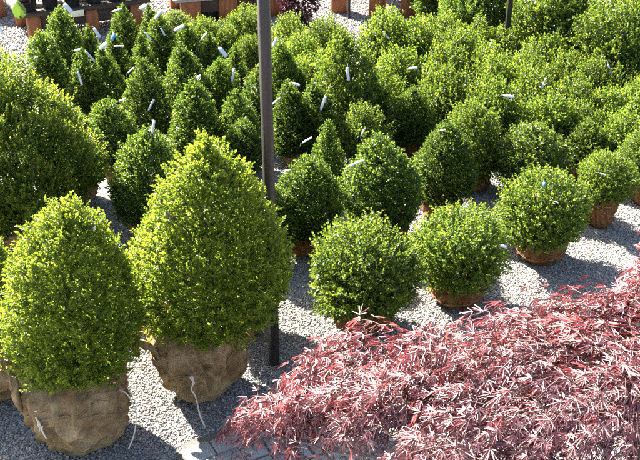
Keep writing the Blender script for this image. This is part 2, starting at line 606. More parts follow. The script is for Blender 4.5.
def solve(kind, cx, ty, w, k, z0):
    X, Y, W = 0.0, 6.0, .6
    for _ in range(60):
        q = project(outline(kind, X, Y, z0, W, k * W))
        top, wid, mid = q[:, 1].min(), np.ptp(q[:, 0]), (q[:, 0].max() + q[:, 0].min()) / 2
        d = Y * cp + (CAM_H - z0 - k * W / 2) * sp
        W *= (w / wid) ** .7
        X += (cx - mid) * d / FPX
        q2 = project(outline(kind, X, Y + .02, z0, W, k * W))[:, 1].min()
        q = project(outline(kind, X, Y, z0, W, k * W))
        g = (q2 - q[:, 1].min()) / .02
        Y += max(-.5, min(.5, (ty - q[:, 1].min()) / g * .7))
    q = project(outline(kind, X, Y, z0, W, k * W))
    return X, Y, W, k * W, q[:, 1].max()


def hit_crown(px, py, S):
    """first point of the crown of shrub S on the ray through a pixel"""
    kind, X, Y, z0, W, H = S
    r = ray(px, py)
    for s in np.arange(1.5, 16, .01):
        p = np.array([0, 0, CAM_H]) + r * s
        t = (p[2] - z0) / H
        if 0 <= t <= 1 and math.hypot(p[0] - X, p[1] - Y) < float(prof(kind, t)) * W / 2 + .025:
            return p
    # beside the crown: at the depth of its axis
    s = (Y) / r[1]
    return np.array([0, 0, CAM_H]) + r * s


def tag_mesh(name, length, width, mat, curl, seed):
    """a bent strip label with a hole end, and its stub of tie"""
    n = 9
    s = np.linspace(0, 1, n)
    x = s * length
    z = curl * length * (s - .5) ** 2 * -2
    th = .0012
    rows = []
    for i in range(n):
        w = width * (.55 if i == 0 else .85 if i == 1 else 1.0)
        rows += [(x[i], -w / 2, z[i]), (x[i], w / 2, z[i]), (x[i], w / 2, z[i] - th), (x[i], -w / 2, z[i] - th)]
    v = np.array(rows)
    f = []
    for i in range(n - 1):
        for j in range(4):
            k = (j + 1) % 4
            f.append((i * 4 + j, i * 4 + k, (i + 1) * 4 + k, (i + 1) * 4 + j))
    f += [(3, 2, 1, 0), ((n - 1) * 4, (n - 1) * 4 + 1, (n - 1) * 4 + 2, (n - 1) * 4 + 3)]
    return mesh_np(name, v, np.array(f), mat)


def add_tag(root, S, px, py, ang, length=.12, width=.024, mat='tag', curl=.07):
    """a plant label hanging on the outside of the crown; ang: its tilt as seen, in degrees"""
    p = hit_crown(px, py, S)
    tocam = norm(np.array([0, 0, CAM_H]) - p)
    p = p + tocam * .026
    right = np.array([1.0, 0, 0])
    upv = np.cross(tocam, right)
    upv = norm(upv if upv[2] > 0 else -upv)
    a = R(ang)
    ax = right * math.cos(a) + upv * math.sin(a)
    nz = norm(tocam * .8 + np.array([0, 0, .45]) + to_sun * .25)
    nz = norm(nz - ax * (nz @ ax))
    ay = np.cross(nz, ax)
    length, width = length * .95, width * .75
    me = tag_mesh('plant_tag', length, width, M[mat], curl, 1)
    o = obj('plant_tag', me, root)
    rl = np.array(root.matrix_basis.translation)
    mw = Matrix(((ax[0], ay[0], nz[0], 0), (ax[1], ay[1], nz[1], 0), (ax[2], ay[2], nz[2], 0), (0, 0, 0, 1)))
    c = p - ax * length / 2
    rz = root.rotation_euler.z
    loc = Matrix.Rotation(-rz, 4, 'Z') @ Vector(c - np.array(root.location))
    o.matrix_local = Matrix.Translation(loc) @ (Matrix.Rotation(-rz, 4, 'Z') @ mw)
    # the tie that holds it
    v, f = tube([(0.004, 0, 0), (-.012, .004, -.004), (-.03, 0, -.03)], .0011, 5)
    tie = obj('tie', mesh_np('tie', v, f, M['wire'], smooth=True), o)
    return o

# ---------------------------------------------------------------- the setting
ground = obj('gravel_ground', mesh_np('gravel_ground', np.array([(-60, -60, 0), (60, -60, 0), (60, 60, 0), (-60, 60, 0)], float), np.array([[0, 1, 2, 3]]), M['gravel']))
tag(ground, 'grey crushed gravel of the nursery yard', 'ground', kind='structure')


def pav_edge(x):
    return np.minimum(3.72 + (x + .62) * .42, 3.9) - 3.0 * np.maximum(-.72 - x, 0)          # gravel lies beyond this line


def stones(name, rects, density, size, seed, keep=lambda x, y: np.ones(len(x), bool)):
    rs = np.random.default_rng(seed)
    pts = []
    for x0, x1, y0, y1, dens in rects:
        n = int((x1 - x0) * (y1 - y0) * density * dens)
        pts.append(np.stack([rs.uniform(x0, x1, n), rs.uniform(y0, y1, n)], 1))
    p = np.concatenate(pts)
    p = p[keep(p[:, 0], p[:, 1])]
    n = len(p)
    o = np.array([(1, 0, 0), (0, 1, 0), (-1, 0, 0), (0, -1, 0), (0, 0, 1), (0, 0, -1)], float)
    v = o[None] + rs.normal(0, .22, (n, 6, 3))
    v *= (size * rs.lognormal(0, .32, (n, 1, 1))) * rs.uniform(.6, 1.3, (n, 1, 3)) * np.array([1, 1, .72])
    a = rs.uniform(0, 6.28, n)
    c, s = np.cos(a), np.sin(a)
    tx = rs.normal(0, .35, n)
    v[:, :, 2] += v[:, :, 0] * tx[:, None]
    x = v[:, :, 0] * c[:, None] - v[:, :, 1] * s[:, None]
    y = v[:, :, 0] * s[:, None] + v[:, :, 1] * c[:, None]
    v = np.stack([x + p[:, None, 0], y + p[:, None, 1], v[:, :, 2] + rs.uniform(0, size * .9, n)[:, None]], -1)
    ft = np.array([(0, 1, 4), (1, 2, 4), (2, 3, 4), (3, 0, 4), (1, 0, 5), (2, 1, 5), (3, 2, 5), (0, 3, 5)])
    f = ((np.arange(n) * 6)[:, None, None] + ft[None]).reshape(-1, 3)
    tint = np.repeat(np.clip(rs.beta(2, 2.2, n), 0, 1), 8)
    return mesh_np(name, v.reshape(-1, 3), f, M['stone'], tint)


g = obj('gravel', stones('gravel', [(-2.4, 2.3, 3.0, 6.4, 1.0), (.2, 3.6, 4.9, 6.9, .7)], 15500, .0056, 3, keep=lambda x, y: y > pav_edge(x) - .03 * np.sin(x * 23) - .05 * np.abs(np.sin(x * 7.3))))
tag(g, 'loose grey gravel stones around the root balls', 'gravel', kind='stuff')
g = obj('gravel', stones('gravel_far', [(-4.6, -1.0, 9.3, 12.6, 1.0), (-1.0, 2.2, 10.6, 12.8, 1.0)], 2600, .011, 4))
tag(g, 'loose pale gravel stones in front of the timber benches', 'gravel', kind='stuff')

# paved path of tumbled concrete blocks
rs = np.random.default_rng(5)
parts = []
ca, sa = math.cos(R(29)), math.sin(R(29))
row_v, pitch = -3.2, .128
while row_v < 3.2:
    u = -3.4 + rs.uniform(0, .2)
    while u < 3.4:
        w = rs.choice([.13, .165, .20])
        uu, vv = u + w / 2, row_v + pitch / 2
        X, Y = uu * ca - vv * sa + .2, uu * sa + vv * ca + 3.2
        if Y + .06 < pav_edge(X) and Y > 1.6 and -.78 < X < 2.6:
            parts.append(box(X + rs.normal(0, .002), Y + rs.normal(0, .002), -.022 + rs.normal(0, .0012) + .004, w - .010, pitch - .010, .06, R(29) + rs.normal(0, .012), bev=.007))
        u += w
    row_v += pitch
v, f = merge_any(parts)
pv = obj('paving', mesh_np('paving', v, f, M['paver']))
tag(pv, 'grey concrete block paving below the red maple', 'paving', kind='structure')
sand_pts = np.array([(-.80, 1.6, .004), (2.6, 1.6, .004), (2.6, 3.88, .004), (-.19, 3.88, .004), (-.74, 3.62, .004)], float)
js = obj('joint_sand', mesh_np('joint_sand', sand_pts, np.array([[0, 1, 2, 3, 4]]), M['joint']))
tag(js, 'dark sand between the paving blocks', 'sand', kind='structure')

# ---------------------------------------------------------------- boxwood catalogue
G_CONE = 'cone boxwoods in the back block'
G_EGG = 'dome shaped boxwoods in the middle rows'
G_GLOBE = 'rounded boxwoods in the massed block'
G_FRONT = 'front row of round boxwoods in rust root balls'
G_BIG = 'large boxwoods at the far end of the block'
G_HERO = 'balled cone boxwoods at the front of the yard'

# crown prototypes shared by the many
PROTO = {}


def proto(key, kind, W, H, mat, seeds, **kw):
    PROTO[key] = [(crown_mesh('foliage', kind, W, H, M[mat], s, **kw), W, H, kind) for s in seeds]


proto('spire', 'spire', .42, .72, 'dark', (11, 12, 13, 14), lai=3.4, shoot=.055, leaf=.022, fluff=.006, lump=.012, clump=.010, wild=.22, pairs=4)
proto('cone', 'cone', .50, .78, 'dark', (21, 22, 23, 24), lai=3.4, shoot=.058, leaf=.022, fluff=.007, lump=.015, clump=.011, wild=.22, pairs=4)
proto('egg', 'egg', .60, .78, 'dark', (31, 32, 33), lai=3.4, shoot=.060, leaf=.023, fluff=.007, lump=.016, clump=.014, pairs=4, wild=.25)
proto('dome', 'egg', .60, .70, 'mid', (41, 42, 43), lai=3.2, shoot=.075, leaf=.026, fluff=.015, lump=.03, clump=.022, up=.45, pairs=4, wild=.28)
proto('globe', 'globe', .56, .52, 'mid', (51, 52, 53, 54, 55), lai=3.2, shoot=.08, leaf=.030, fluff=.016, lump=.045, up=.5, lump_size=.25, clump=.030, pairs=3, wild=.26)
proto('front', 'globe', .70, .55, 'mid', (61, 62, 63, 64), lai=3.4, shoot=.08, leaf=.027, fluff=.016, lump=.032, up=.45, lump_size=.3, clump=.024, pairs=4, wild=.27)
proto('big', 'globe', 1.05, .95, 'mid', (71, 72), lai=4.2, shoot=.10, leaf=.034, fluff=.025, lump=.07, up=.45, lump_size=.4, clump=.04, pairs=4, deep=.45)
proto('hedge', 'globe', 1.05, .95, 'dark', (75,), lai=4.2, shoot=.10, leaf=.034, fluff=.025, lump=.07, up=.45, lump_size=.4, clump=.04, pairs=4, deep=.45)  # dark leaf colour carries the deep shade on the hedge faces
BALLS = [ball_mesh('root_ball', .40, .30, M['burlap'], 81), ball_mesh('root_ball', .40, .30, M['burlap'], 82)]
RUST = [ball_mesh('root_ball', .44, .30, M['rust_burlap'], 83 + i, 110, 50, ruck=.05) for i in range(3)]
TRUNK = trunk_mesh('trunk', .5, .7, 85)
TWINES = [twine_mesh('twine', .44, .30, 86 + i) for i in range(2)]
count = {}


def shrub(key, cx, ty, w, label, group, tags=(), k=None, z0=.24, ball=None, rust=False, twine=False, name='boxwood_shrub', mesh=None, spin=None, bw=.62, at=None):
    if mesh is None:
        lst = PROTO[key]
        i = count.get(key, 0)
        count[key] = i + 1
        me, Wp, Hp, kind = lst[i % len(lst)]
    else:
        me, Wp, Hp, kind = mesh
    k = k or Hp / Wp
    X, Y, W, H, bot = solve(kind, cx, ty, w * .965, k, z0)
    if at:
        X, Y, W, H = at
    if DEBUG:
        print('SHRUB %-6s cx %4d ty %4d w %4d -> X %.2f Y %.2f W %.2f H %.2f bottom %.0f' % (key, cx, ty, w, X, Y, W, H, bot))
    root = thing(name, (X, Y, 0), label, 'shrub', group, rotz=random.uniform(0, 6.28) if spin is None else spin)
    fo = obj('foliage', me, root, (0, 0, z0))
    if mesh is None or rust:
        fo.rotation_euler = (random.uniform(-.07, .07), random.uniform(-.07, .07), 0)
    fo.scale = (W / Wp, W / Wp, H / Hp)
    tr = obj('trunk', TRUNK, root, (0, 0, z0))
    tr.scale = (W / .5, W / .5, H / .7)
    b = obj('root_ball', (RUST if rust else BALLS)[count.get(key, 0) % 2 if not rust else count.get(key, 0) % 3] if ball is None else ball, root)
    if ball is None:
        bs = W * bw / (.44 if rust else .40)
        b.scale = (bs, bs, (z0 + .05) / .30)
        if twine:
            tw = obj('twine', TWINES[count.get(key, 0) % 2], b)
    S = (kind, X, Y, z0, W, H)
    for tg in tags:
        add_tag(root, S, *tg)
    return root, S


DEBUG = False

# ---- the three balled cones at the front, each with its own crown
heroes = [
    ('bell', 69, 197, 144, .74, 1.05, 'gold', 101, 'yellow-green boxwood cone with small square white tag, standing before the plumed shrub', .51),
    ('tear', 209, 132, 160, .88, 1.14, 'gold', 102, 'tallest yellow-green boxwood cone, beside the brown post, its burlap ball sunlit on one edge', .53),
]
ball1 = ball_mesh('root_ball', .53, .55, M['burlap'], 111, 200, 90, ruck=.052)
ball2 = ball_mesh('root_ball', .485, .57, M['burlap'], 112, 200, 90, ruck=.052)
hero = []
for (kind, cx, ty, w, Wp, Hp, mat, seed, label, z0), bl in zip(heroes, (ball1, ball2)):
    me = crown_mesh('foliage', kind, Wp, Hp, M[mat], seed, lai=4.0, shoot=.058, leaf=.0212, fluff=.012, lump=.012 if cx < 100 else .018, clump=.024, wild=.30, up=.5, pairs=5, lean=.06 if cx < 100 else .03)
    hero.append(shrub(None, cx, ty, w, label, G_HERO, k=Hp / Wp, z0=z0, ball=bl, name='boxwood_cone', mesh=(me, Wp, Hp, kind), spin=.0))
me0 = hero[0][0].children[0].data
h0 = shrub(None, -28, 202, 108, 'yellow-green boxwood cone cut off by the picture edge beside the plumed shrub', G_HERO, k=1.45, z0=.45, ball=ball1, name='boxwood_cone', mesh=(me0, .74, 1.10, 'bell'), spin=2.9)
add_tag(hero[0][0], hero[0][1], 93, 227, 80, .034, .032, curl=.1)

# loose ends on the two balls one sees
def loose_end(root, pts, r=.004, name='twine'):
    b = [c for c in root.children if c.name.startswith('root_ball')][0]
    rz = root.rotation_euler.z
    o0 = np.array(root.location)
    c, s = math.cos(-rz), math.sin(-rz)
    q = np.asarray(pts, float) - o0
    q = np.stack([q[:, 0] * c - q[:, 1] * s, q[:, 0] * s + q[:, 1] * c, q[:, 2]], 1)
    t = np.linspace(0, 1, len(q))
    tt = np.linspace(0, 1, 40)
    # smooth by repeated averaging of a dense polyline
    p = np.stack([np.interp(tt, t, q[:, i]) for i in range(3)], 1)
    for _ in range(12):
        p[1:-1] = (p[:-2] + 2 * p[1:-1] + p[2:]) / 4
    v, f = tube(p, r, 6)
    return obj(name, mesh_np(name, v, f, M['twine'], smooth=True), b)


(r1, S1), (r2, S2) = hero


def ring_pts(S, n, a0, a1, z0, z1, Wb, Hb, lift=.020, wob=.012, seed=0):
    """points that lie along the side of a root ball"""
    rs = np.random.default_rng(seed)
    a = R(1) * np.linspace(a0, a1, n) + rs.normal(0, .03, n)
    z = np.linspace(z0, z1, n) + rs.normal(0, wob, n)
    pr = np.interp(z / Hb, [0, .04, .15, .38, .6, .78, .9, 1.0], [.62, .72, .80, .92, 1.0, .95, .66, .14]) * Wb / 2 + .022 + lift
    return np.stack([S[1] + np.cos(a) * pr, S[2] + np.sin(a) * pr, z], 1)


for rr_, off in ((r1, -.035), (r2, -.095)):
    [k for k in rr_.children if k.name.startswith('root_ball')][0].location.x = off
B1 = (0, S1[1], S1[2])
X, Y = S1[1], S1[2]
loose_end(r1, [(X + .22, Y - .10, .42), (X + .31, Y - .15, .42), (X + .35, Y - .17, .31), (X + .325, Y - .19, .18), (X + .29, Y - .20, .10)], .0034)
loose_end(r1, ring_pts(B1, 6, 244, 252, .43, .24, .52, .53, seed=3), .0045)
loose_end(r1, ring_pts(B1, 5, 249, 243, .35, .27, .52, .53, seed=4, lift=.02), .0045)
loose_end(r1, ring_pts(B1, 5, 254, 250, .33, .23, .52, .53, seed=5, lift=.024), .0035)
X, Y = S2[1], S2[2]
B2 = (0, X, Y)
q = ring_pts(B2, 4, 268, 272, .30, .14, .50, .51, seed=6, lift=.015)
loose_end(r2, np.concatenate([q, [(X + .03, Y - .32, .07), (X + .06, Y - .35, .012)]]), .0045)
loose_end(r2, ring_pts(B2, 4, 268, 274, .31, .24, .50, .51, seed=7, lift=.018), .0045)


def hug(root, me, nu, nv, rows, r=.0021):
    """a cord pulled round the ball that follows its folds"""
    b = [k for k in root.children if k.name.startswith('root_ball')][0]
    co = np.empty(len(me.vertices) * 3, np.float32)
    me.vertices.foreach_get('co', co)
    g = co.reshape(nv, nu, 3).astype(float)
    for lo, hi, ph in rows:
        j = np.arange(0, nu + 1, 2) % nu
        f = (lo + (hi - lo) * (.5 + .5 * np.sin(2 * math.pi * np.arange(0, nu + 1, 2) / nu + ph))) * (nv - 1)
        i = f.astype(int)
        p = g[i, j] * (1 - (f - i))[:, None] + g[np.minimum(i + 1, nv - 1), j] * (f - i)[:, None]
        rad = np.hypot(p[:, 0], p[:, 1])[:, None]
        for _ in range(2):
            p[1:-1] = (p[:-2] + 2 * p[1:-1] + p[2:]) / 4
        rad = np.hypot(p[:, 0], p[:, 1])[:, None]
        p[:, :2] *= 1 + .0045 / np.maximum(rad, .02)
        v, q = tube(p, r, 5)
        obj('twine', mesh_np('twine', v, q, M['brown_twine'], smooth=True), b)


hug(r1, ball1, 200, 90, [(.62, .80, 1.0), (.30, .72, 2.6), (.72, .34, .4)])
hug(r2, ball2, 200, 90, [(.60, .78, 2.0), (.34, .70, .8), (.74, .40, 4.0)])


def flap(root, cx, cy, cz, ang, w, h, lean, seed, out=.02):
    """a folded-back corner of the sacking"""
    rs = np.random.default_rng(seed)
    b = [c for c in root.children if c.name.startswith('root_ball')][0]
    n = 14
    u, v = np.meshgrid(np.linspace(-1, 1, n), np.linspace(0, 1, n))
    fl = lumps(rs, .12)
    x = u * w / 2 * (1 - .45 * v ** 1.5) + .03 * np.sin(v * 5 + u)
    zz = v * h + .03 * np.sin(u * 4)
    y = -lean * v ** 1.3 - .02 * u ** 2
    p = np.stack([x, y, zz], -1).reshape(-1, 3)
    p[:, 1] += fl(p) * .014
    p[:, 2] += fl(p + 5) * .012
    c, s = math.cos(ang), math.sin(ang)
    q = np.stack([p[:, 0] * c - p[:, 1] * s + cx, p[:, 0] * s + p[:, 1] * c + cy, p[:, 2] + cz], 1)
    f = [(i * n + j, i * n + j + 1, (i + 1) * n + j + 1, (i + 1) * n + j) for i in range(n - 1) for j in range(n - 1)]
    o0, rz = np.array(root.location), -root.rotation_euler.z
    q = q - o0
    c, s = math.cos(rz), math.sin(rz)
    q = np.stack([q[:, 0] * c - q[:, 1] * s, q[:, 0] * s + q[:, 1] * c, q[:, 2]], 1)
    o = obj('burlap_flap', mesh_np('burlap_flap', q, np.array(f), M['burlap'], smooth=True), b)
    md = o.modifiers.new('thickness', 'SOLIDIFY')
    md.thickness = .004
    return o


flap(r2, X - .29, Y - .02, .39, R(-84), .34, .12, .12, 5)
flap(r2, X - .24, Y - .17, .40, R(-45), .22, .09, .05, 15)
flap(r2, X + .20, Y - .17, .42, R(48), .22, .11, .05, 6)
X, Y = S1[1], S1[2]
flap(r1, X - .235, Y - .13, .40, R(-62), .18, .10, .03, 9)

# ---- the plumed shrub behind the first cone
mp = crown_mesh('foliage', 'plume', 1.15, 1.22, M['plume'], 121, lai=4.6, shoot=.12, leaf=.026, fluff=.018, lump=.07, lump_size=.42, clump=.03, up=.9, pairs=6, wild=.22, newness=.4)
shrub(None, 16, 66, 160, 'large loose shrub with upright plumes and bright yellow tips, behind the front cone', None, k=1.06, z0=.22, name='plumed_shrub', mesh=(mp, 1.15, 1.22, 'plume'), spin=1.0)

# ---- front row of round boxwoods
T = 'tag'
FRONT = [
    (365, 220, 112, 'round boxwood nearest the brown post in its row, shaggy yellow-green top, squat rust root ball', [], 2),
    (461, 207, 98, 'round boxwood behind the maple top, darker flank, one small white tag on its shoulder', [(503, 246, -15, .05, .03, 'tag', .1)], 3),
    (546, 170, 92, 'round boxwood with a tiny blue tag, standing above the patch of shaded gravel', [(544, 184, 60, .03, .03, 'blue_tag', .1), (556, 202, -20, .04, .012)], 1),
    (607, 152, 62, 'small round boxwood on a tall narrow rust root ball beside sunlit gravel', [(603, 174, -20, .05, .016)], 0),
    (652, 128, 66, 'round boxwood at the picture edge over a bright orange root ball', [], 2),
]
for cx, ty, w, lab, tg, i in FRONT:
    shrub('front', cx, ty, w, lab, G_FRONT, tg, z0=.20 if cx < 600 else .26, rust=True, twine=True, mesh=PROTO['front'][i % 4], bw=.58 if cx < 600 else .5)

# ---- dome shaped ones in the shaded middle rows
EGGS = [
    ('egg', 148, 128, 80, 'dark glossy boxwood egg with pale silvery edge between the two yellow-green cones', [(153, 127, 80, .10, .026)], 1.3),
    ('egg', 114, 96, 58, 'dark boxwood egg next to the plumed shrub, white tag at its tip', [(122, 100, 20, .06, .02)], 1.3),
    ('egg', 68, 91, 64, 'small low dark boxwood just beyond the plumed shrub, silvery on top', [], 1.2, (-1.95, 6.45, .56, .72)),
    ('egg', 270, 180, 62, 'silvery edged boxwood half hidden behind the tall cone and the brown post', [], 1.25),
    ('egg', 306, 155, 74, 'broad dark boxwood dome just past the brown post, bright on its crown', [(288, 170, 5, .04, .014)], 1.2),
    ('spire', 327, 117, 40, 'narrow dark column of boxwood between two broad domes', [(307, 140, 30, .09, .022)], 1.9),
    ('egg', 383, 135, 86, 'widest dark boxwood dome in the middle row, white tag across its shoulder', [(356, 163, 22, .13, .026)], 1.15),
    ('egg', 444, 122, 66, 'upright dark green boxwood egg behind the gap in the front row', [(443, 130, 10, .04, .02)], 1.3),
    ('dome', 530, 121, 74, 'pale topped round boxwood right behind the one with the blue tag', [], .95),
    ('dome', 587, 120, 52, 'bright yellow-green boxwood wedged behind the narrow root ball', [], .95),
    ('dome', 474, 100, 62, 'tall shaded boxwood dome just past the upright egg', [], 1.3),
    ('egg', 411, 84, 48, 'slim boxwood egg with whitish flank in the third row', [], 1.3),
    ('globe', 363, 106, 52, 'shaded bushy boxwood with a white tag, behind the widest dome', [(363, 132, 65, .075, .022)], 1.05),
]
for key, cx, ty, w, lab, tg, k, *at in EGGS:
    shrub(key, cx, ty, w, lab, G_EGG, tg, k=k, z0=.15, rust=cx > 240, at=at[0] if at else None)

shrub('egg', 258, 220, 60, 'boxwood behind the tallest cone, only its dark root ball showing next to the post', G_EGG, z0=.2, at=(-.47, 4.66, .50, .62))
shrub('egg', 40, 250, 60, 'low boxwood tucked in the gap between the front cone and the plumed shrub', G_EGG, z0=.16, at=(-1.72, 4.52, .50, .46))  # added shrub, out of sight, placed for the shadow it casts

# ---- the cones at the back
CONES = [
    ('cone', 196, 74, 54, 'broad boxwood cone straight behind the tallest yellow-green cone, pale tag at its tip', [(198, 77, 30, .05, .03)], 1.55),
    ('cone', 148, 57, 50, 'dark boxwood cone bearing one slanting white tag on its face', [(151, 105, 62, .115, .026), (131, 70, 40, .08, .018)], 1.55),
    ('spire', 111, 43, 38, 'slim dark cone under a blue and white tag pair', [(113, 37, 60, .07, .05, 'blue_tag'), (103, 46, 35, .09, .06), (119, 46, 0, .10, .02)], 1.75),
    ('spire', 86, 44, 34, 'slim dark cone with two white tags, one at its tip and one low', [(90, 56, -48, .15, .03), (80, 78, -75, .14, .026), (77, 50, 10, .06, .03)], 1.9),
    ('cone', 51, 27, 44, 'leafy dark cone in front of the terracotta coloured bench leg', [], 1.6),
    ('cone', 67, 4, 44, 'dark cone against the bench with a broad white tag at its tip', [(68, 8, -50, .12, .06)], 1.6),
    ('cone', -3, 27, 62, 'dark cone cut by the picture edge beside the strip of sunlit gravel', [(1, 30, -60, .08, .03)], 1.6),
    ('spire', 93, 24, 28, 'thin cone tip with a leaning white tag, close to the low bench', [(97, 33, -58, .12, .045)], 2.0),
    ('spire', 119, 28, 30, 'thin dark cone just past the blue tag', [], 1.9),
    ('cone', 124, 4, 34, 'pointed cone in front of the black potted plants, curved white tag at its side', [(117, 10, 18, .12, .03)], 1.6),
    ('spire', 147, 33, 32, 'narrow cone outlined by sun between two tagged cones', [(148, 36, -50, .10, .022)], 1.8),
    ('spire', 151, 2, 24, 'loose pointed cone beside a round grey tag at the bench end', [(143, 7, 20, .09, .075)], 1.9),
    ('cone', 162, 10, 36, 'dark cone with a small white tag on its face and a big one above', [(163, 32, -62, .09, .024), (158, 15, 50, .12, .05)], 1.7),
    ('dome', 177, 9, 36, 'small rounded boxwood in the block of cones, against sunlit gravel', [], 1.0),
    ('cone', 189, 20, 36, 'cone with a wide white tag jutting from its sunny side', [(179, 28, 25, .12, .055)], 1.6),
    ('cone', 188, 40, 46, 'full green cone in the third row, bright tipped on its sunny side', [(204, 36, 50, .10, .018)], 1.5),
    ('spire', 212, 28, 30, 'slim cone in front of the low table, ringed by paler bushes', [], 1.8),
    ('egg', 222, 57, 40, 'stout egg of boxwood with an upright white tag on its face', [(233, 75, 80, .13, .026), (223, 52, -50, .11, .05)], 1.5),
    ('spire', 236, 40, 28, 'thin pointed cone with a sunlit edge, second from the brown post', [], 2.0),
    ('cone', 241, 87, 44, 'bright edged cone low beside the brown post', [(243, 121, 55, .09, .024)], 1.5),
    ('cone', 259, 60, 42, 'cone half hidden by the brown post', [], 1.7),
    ('egg', 240, 118, 44, 'shaded boxwood tucked behind the tallest yellow-green cone near the post', [], 1.2),
    ('egg', 284, 40, 38, 'dark upright boxwood touching the brown post, pale blue tag at its tip', [(275, 42, 70, .09, .04)], 1.7),
    ('cone', 294, 79, 44, 'dark cone just past the brown post, bright tip and a curled tag', [(276, 101, 40, .11, .022), (296, 84, -20, .07, .03)], 1.6),
    ('cone', 318, 77, 46, 'shaded cone showing one curled white tag at its centre', [(323, 103, 70, .13, .032)], 1.5),
    ('dome', 347, 30, 66, 'tallest shaggy sunlit cone at the middle of the block, upright white tag', [(348, 74, -85, .12, .030)], 1.45),
]
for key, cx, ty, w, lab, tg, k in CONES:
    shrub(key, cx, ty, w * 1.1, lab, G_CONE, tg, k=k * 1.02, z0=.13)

# ---- the mass of rounded ones
GLOBES = [
    (205, 17, 32, 'small rounded boxwood peeping over the cones near the low table', []),
    (224, 25, 28, 'bright rounded boxwood between slim cones near the low table', []),
    (246, 6, 38, 'loose rounded boxwood touching the table, just short of the brown post', []),
    (250, 36, 28, 'shaded rounded boxwood close behind the thin pointed cone', []),
    (290, 17, 42, 'rounded boxwood in front of the purple leaved plant', []),
    (327, 18, 46, 'rounded boxwood below the strip of sunlit gravel at the single timber leg', []),
    (302, 34, 44, 'second rounded boxwood forward of the purple leaved plant', []),
    (312, 52, 46, 'third rounded boxwood forward of the purple leaved plant', []),
    (386, 10, 56, 'broad boxwood in front of the twin timber legs, with a slanting white tag', [(386, 35, -48, .11, .022)]),
    (414, 21, 52, 'dark based boxwood between the twin timber legs and the tall hedge plant', []),
    (401, 48, 50, 'deep green boxwood with a white tag lying at its edge', [(413, 68, 5, .09, .04)]),
    (377, 72, 50, 'bright boxwood next to the tallest shaggy cone', []),
    (442, 14, 50, 'boxwood at the foot of the tall shaded hedge plant, near its end', []),
    (452, 30, 50, 'second boxwood forward of the tall shaded hedge plant', []),
    (447, 45, 52, 'third boxwood forward of the tall shaded hedge plant', []),
    (447, 65, 58, 'big bright topped boxwood just behind the upright egg', []),
    (474, 22, 42, 'boxwood under the middle of the tall shaded hedge plant', []),
    (505, 26, 42, 'boxwood with a narrow curled tag below the far dark post', [(491, 44, 75, .11, .022)]),
    (486, 44, 46, 'boxwood in the sunlit mass, second below the far dark post', []),
    (496, 56, 50, 'boxwood in the sunlit mass, third below the far dark post', []),
    (493, 78, 60, 'bright boxwood with a small flat white tag, fourth below the far dark post', [(509, 96, -8, .10, .035)]),
    (527, 50, 46, 'boxwood directly under the broad shrub with the deepest shade beneath', []),
    (547, 35, 46, 'boxwood crowding the foot of the broad far shrub', []),
    (533, 67, 54, 'boxwood in the sunlit mass carrying a curled tag in a shady hollow', [(544, 83, 70, .10, .026)]),
    (566, 54, 46, 'boxwood in the dip between the two broad far shrubs', []),
    (592, 58, 50, 'boxwood in front of the broad shrub at the picture edge', []),
    (622, 54, 50, 'boxwood bearing a thin upright tag near the picture edge', [(610, 70, -70, .13, .022)]),
    (571, 78, 54, 'boxwood in the sunlit mass, two behind the narrow root ball', []),
    (548, 93, 56, 'boxwood right behind the pale topped round one', []),
    (604, 88, 52, 'boxwood in the sunlit mass, up and back from the narrow root ball', []),
    (636, 78, 54, 'boxwood of the sunlit mass at the picture edge, below the thin upright tag', []),
    (628, 104, 60, 'bright boxwood above the orange root ball', []),
    (577, 103, 48, 'boxwood filling the gap behind the bright wedged one', []),
    (660, 58, 56, 'boxwood cut off by the picture edge under the broad far shrub', []),
    (665, 95, 60, 'boxwood cut off by the picture edge behind the orange root ball', []),
]
for cx, ty, w, lab, tg in GLOBES:
    shrub('globe', cx, ty, w * 1.04, lab, G_GLOBE, tg, k=1.12, z0=.12)

# ---- larger ones at the far end
BIG = [
    (482, -42, 84, 'tall hedge plant in deep shade behind the far dark post', .95),
    (560, -22, 92, 'broad far boxwood with sunlit crown and black shade under it', .9),
    (625, -8, 104, 'broad far boxwood running out of the picture edge', .9),
    (440, -46, 60, 'hedge plant ending the shaded hedge beside the sunlit gravel strip', .95),
    (690, -30, 110, 'broad far boxwood mostly outside the picture edge', .9),
]
for cx, ty, w, lab, k in BIG:
    shrub('hedge' if 'hedge' in lab else 'big', cx, ty, w, lab, G_BIG, [], k=k * 1.12, z0=.15)

# ---------------------------------------------------------------- posts
def post(px, py, side, h, label, rot, plate=True):
    p = on_plane(px, py)
    root = thing('steel_post', (p[0], p[1], 0), label, 'post')
    v, f = box(0, 0, h / 2 + .004, side, side, h, rot, bev=side * .12)
    obj('shaft', mesh_np('shaft', v, f, M['post']), root)
    v, f = box(0, 0, h + .012, side + .012, side + .012, .014, rot, bev=.004)
    obj('cap', mesh_np('cap', v, f, M['post']), root)
    if plate:
        v, f = box(0, 0, .006, side * 1.25, side * 1.25, .012, rot, bev=.003)
        obj('base_plate', mesh_np('base_plate', v, f, M['post']), root)
    return root


post(274.5, 364, .054, 3.0, 'slim dark brown metal post standing in gravel beside the tallest cone', R(20), plate=False)
post(502, 82, .048, 2.6, 'dark metal post in front of the shaded hedge plant at the far end', R(10))
# the thin stake by the timber bench
p = on_plane(349, 19)
v, f = tube([(0, 0, 0), (0, 0, .6), (.01, 0, 1.2)], [.018, .018, .017], 8)
o = obj('thin_stake', mesh_np('thin_stake', v, f, M['pot'], smooth=True), None, (p[0], p[1], 0))
tag(o, 'thin black stake standing between the heavy timber legs', 'stake')


